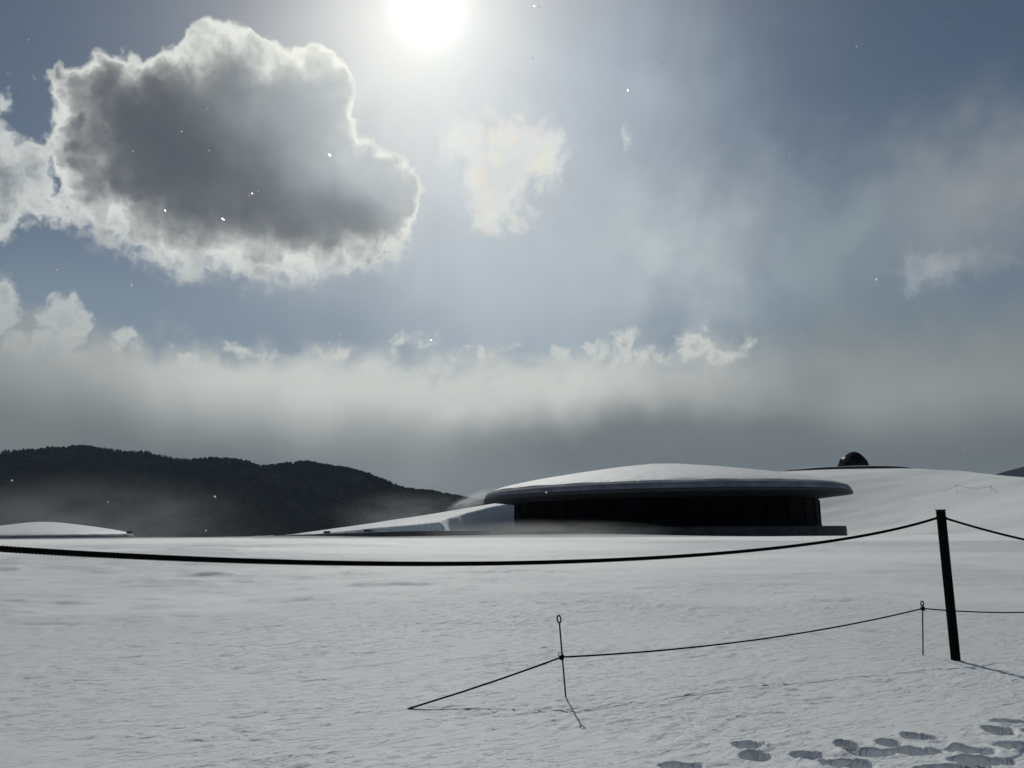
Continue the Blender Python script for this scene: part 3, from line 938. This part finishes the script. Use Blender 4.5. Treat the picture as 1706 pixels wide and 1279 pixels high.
stake(s2b, s2t, 0.03, 0.05, 'thin steel stake with cord knotted at its tip just behind the thick black post', tie2)

def strand(A, B, sag, n=60):
    return [A.lerp(B, t) - Vector((0, 0, 4 * sag * t * (1 - t))) for t in np.linspace(0, 1, n)]
anch = hit(684, 1180.5)
cp = strand(anch - Vector((0.10, 0.02, 0.035)), anch + Vector((0, 0, 0.004)), 0.0, 6)[:-1] + strand(anch + Vector((0, 0, 0.004)), tie1, 0.012, 60)[:-1] + strand(tie1, tie2, 0.085, 120)[:-1]
rgt = at(1706, 1007, s2b.y + 0.9)
far_tie = tie2 + (rgt - tie2) * 3.2 + Vector((0, 0, 0.17))
cp += strand(tie2, far_tie, 0.17, 80)
cd = twisted(cp, 0.0074, 0.034, 3, 8, 0.12).build('thin_cord', M_cord)
tag(cd, 'thin dark cord tied between the slender stakes and running down into the snow', 'cord')

# stakes with a cord on the hill slope
def hill_pt(px, py): 
    return hit(px, py)
h1, h2 = hill_pt(1594, 818.5), hill_pt(1651.5, 820)
tt = []
for k, (b, px, py, lb) in enumerate(((h1, 1593.5, 807.5, 'faint thin stake up on the hillside nearer the statue head'), (h2, 1650.5, 809, 'faint thin stake up on the hillside nearer the distant hill'))):
    top_ = at(px, py, b.y)
    tt.append(top_ - Vector((0, 0, 0.05)))
    stake(b, top_, 0.05, 0.10, lb, None, 0.010)
e0, e1 = hill_pt(1568, 819.5), hill_pt(1664, 821)
cp = strand(e0 - Vector((0, 0, 0.05)), tt[0], 0.06, 24)[:-1] + strand(tt[0], tt[1], 0.22, 40)[:-1] + strand(tt[1], e1 - Vector((0, 0, 0.05)), 0.02, 16)
tag(twisted(cp, 0.011, 0.09, 3, 6, 0.12).build('hillside_cord', M_cord), 'thin cord strung between the two faint stakes on the hillside', 'cord')

# ------------------------------------------------------------------ falling snow
FL = [(231, 169), (346, 181), (303, 219), (237, 235), (222, 252), (348, 250), (549, 258), (414, 150), (381, 100), (530, 172), (420, 322), (112, 346), (48, 66), (1102, 104),
      (1575, 38), (1427, 77), (1214, 243), (1042, 330), (890, 10), (888, 96), (567, 557), (548, 572), (718, 566), (750, 598), (180, 836), (358, 827), (343, 884), (910, 820), (1606, 750), (372, 365), (415, 325),
      (430, 318), (219, 475), (898, 12), (1046, 150), (1316, 255), (1460, 465), (275, 350), (95, 450), (1240, 560), (640, 420), (1370, 600), (765, 690), (1510, 690), (120, 640), (20, 800)]
rr = random.Random(12)
m = MB()
for px, py in FL:
    y = 2.0 + 4.0 * rr.random()
    p = at(px, py, y); r_ = (0.0009 + 0.0011 * rr.random() ** 2) * y
    N_ = Vector((rr.uniform(-1, 1), rr.uniform(-1, 1), rr.uniform(-1, 1))).normalized()
    N_ = (N_ + SUN_DIR * 0.9).normalized()
    a_ = N_.orthogonal().normalized(); b_ = N_.cross(a_)
    for sh in range(2):                                     # two crossed ragged plates
        ring = [p + (a_ * math.cos(t_) + b_ * math.sin(t_)) * r_ * rr.uniform(0.7, 1.25) for t_ in np.linspace(0, 2 * math.pi, 8)[:-1]]
        m.add(ring, [tuple(range(7))], False)
        a_, b_ = (a_ + N_ * 0.8).normalized(), b_
Mf, b = material('snowflake')
tl = E.node('ShaderNodeBsdfTranslucent'); tl.inputs['Color'].default_value = (0.95, 0.96, 0.98, 1)
rf = E.node('ShaderNodeBsdfRefraction'); rf.inputs['IOR'].default_value = 1.25; rf.inputs['Roughness'].default_value = 0.55
rf.inputs['Color'].default_value = (0.97, 0.98, 1.0, 1)
ms = E.node('ShaderNodeMixShader'); ms.inputs[0].default_value = 0.6
E.nt.links.new(tl.outputs[0], ms.inputs[1]); E.nt.links.new(rf.outputs[0], ms.inputs[2])
E.nt.links.new(ms.outputs[0], E.nt.nodes['Material Output'].inputs['Surface'])
tag(m.build('falling_snow', Mf), 'sparse snowflakes drifting through the air', 'snow', kind='stuff')

# ------------------------------------------------------------------ haze and blowing snow
def box_mesh(name, lo, hi):
    m = MB(); m.box(lo, hi); return m
hz_m = bpy.data.materials.new('haze'); hz_m.use_nodes = True
E.nt = hz_m.node_tree; E.nt.nodes.clear()
pv = E.node('ShaderNodeVolumePrincipled'); pv.inputs['Color'].default_value = (0.62, 0.80, 1.0, 1)
pv.inputs['Density'].default_value = 0.000036; pv.inputs['Anisotropy'].default_value = 0.2
mo = E.node('ShaderNodeOutputMaterial'); E.nt.links.new(pv.outputs[0], mo.inputs['Volume'])
hb = box_mesh('haze', (-5200, -200, -60), (5200, 6200, 420)).build('haze', hz_m)
tag(hb, kind='stuff')

def blowing(name, centre, size, dens, seed, rot=0.0, ns=(1, 1, 1), thr=0.35, tilt=0.0):
    mt = bpy.data.materials.new('blowing_snow'); mt.use_nodes = True
    E.nt = mt.node_tree; E.nt.nodes.clear()
    co = E(E.node('ShaderNodeTexCoord').outputs['Object'])
    x, y, z = sep(co)
    r2 = x * x + y * y + z * z
    fall = vmax(1.0 - r2, 0.0); fall = fall * fall
    n = noise(vec(x * ns[0] + seed, y * ns[1], z * ns[2]), 1.0, 5, 0.6)
    pv = E.node('ShaderNodeVolumePrincipled'); pv.inputs['Color'].default_value = (0.93, 0.94, 0.95, 1)
    pv.inputs['Anisotropy'].default_value = 0.35
    E.put(pv.inputs['Density'], fall * sstep(n, thr, thr + 0.4) * dens)
    mo = E.node('ShaderNodeOutputMaterial'); E.nt.links.new(pv.outputs[0], mo.inputs['Volume'])
    bm = bmesh.new(); bmesh.ops.create_icosphere(bm, subdivisions=3, radius=1.0)
    me = bpy.data.meshes.new(name); bm.to_mesh(me); bm.free()
    o = link(name, me, mt)
    o.location = centre; o.scale = size; o.rotation_euler = (0, R(tilt), rot)
    return tag(o, kind='stuff')
# spindrift torn off the roof's left eave
p = at(790, 833, 64.0)
blowing('blowing_snow', p, (2.7, 1.2, 0.75), 1.6, 3.0, 0, (1.6, 1.2, 2.0), 0.28, -22)
# low drift over the crest in front of the building
p = at(900, 885, 46.0)
blowing('blowing_snow', p, (9.0, 1.6, 0.8), 0.22, 9.0, 0, (3.0, 1.0, 1.5), 0.2)
# mist against the wooded ridge
p = at(150, 872, 320.0)
blowing('blowing_snow', p, (85, 40, 24), 0.0055, 14.0, 0, (2.2, 1.0, 1.6), 0.25)
p = at(690, 860, 230.0)
blowing('blowing_snow', p, (30, 14, 9), 0.016, 21.0, 0, (2.2, 1.0, 1.6), 0.25)

# spindrift: a thin low sheet of blown snow skimming the rise, thicker in wind-drawn streaks
def drift_sheet(xr, yr, thick, density):
    gx = np.linspace(*xr, 150); gy = np.linspace(*yr, 130)
    XX, YY = np.meshgrid(gx, gy)
    base = ground_big(XX.ravel(), YY.ravel()).reshape(XX.shape)
    t = np.clip(thick(XX, YY), 0.0, None)
    lo = np.stack([XX, YY, base - 0.35], -1).reshape(-1, 3)
    hi = np.stack([XX, YY, base + 0.02 + t], -1).reshape(-1, 3)
    n, m_ = len(gx), len(gy)
    i = (np.arange(m_ - 1)[:, None] * n + np.arange(n - 1)[None, :]).ravel()
    top_ = np.stack([i, i + 1, i + n + 1, i + n], 1) + n * m_
    bot = np.stack([i, i + n, i + n + 1, i + 1], 1)
    def side(idx): return np.stack([idx[:-1], idx[1:], idx[1:] + n * m_, idx[:-1] + n * m_], 1)
    e0, e1 = np.arange(n), np.arange(n) + (m_ - 1) * n
    f0, f1 = np.arange(m_) * n, np.arange(m_) * n + n - 1
    q = np.concatenate([top_, bot, side(e0), side(e1[::-1]), side(f0[::-1]), side(f1)])
    mt = bpy.data.materials.new('spindrift'); mt.use_nodes = True
    E.nt = mt.node_tree; E.nt.nodes.clear()
    pv = E.node('ShaderNodeVolumePrincipled'); pv.inputs['Color'].default_value = (0.96, 0.97, 0.97, 1)
    pv.inputs['Anisotropy'].default_value = 0.6; pv.inputs['Density'].default_value = density
    mo = E.node('ShaderNodeOutputMaterial'); E.nt.links.new(pv.outputs[0], mo.inputs['Volume'])
    o = link('blowing_snow', mesh_np('blowing_snow', np.concatenate([lo, hi]), q, False), mt)
    tag(o, kind='stuff')
drift_sheet((-45, 60), (13, 46), lambda x, y: (0.08 + 0.48 * fbm(x * 0.04 + y * 0.05, y * 0.34, 301, 4)) * ss(y, 14, 28) * (1 - 0.8 * ss(y, 30, 40)), 0.55)
drift_sheet((20, 75), (47, 97), lambda x, y: (0.05 + 0.22 * fbm(x * 0.03, y * 0.22, 311, 3)) * ss(x, 24, 32), 0.30)  # extra sheet over the hillside, added to brighten its snow
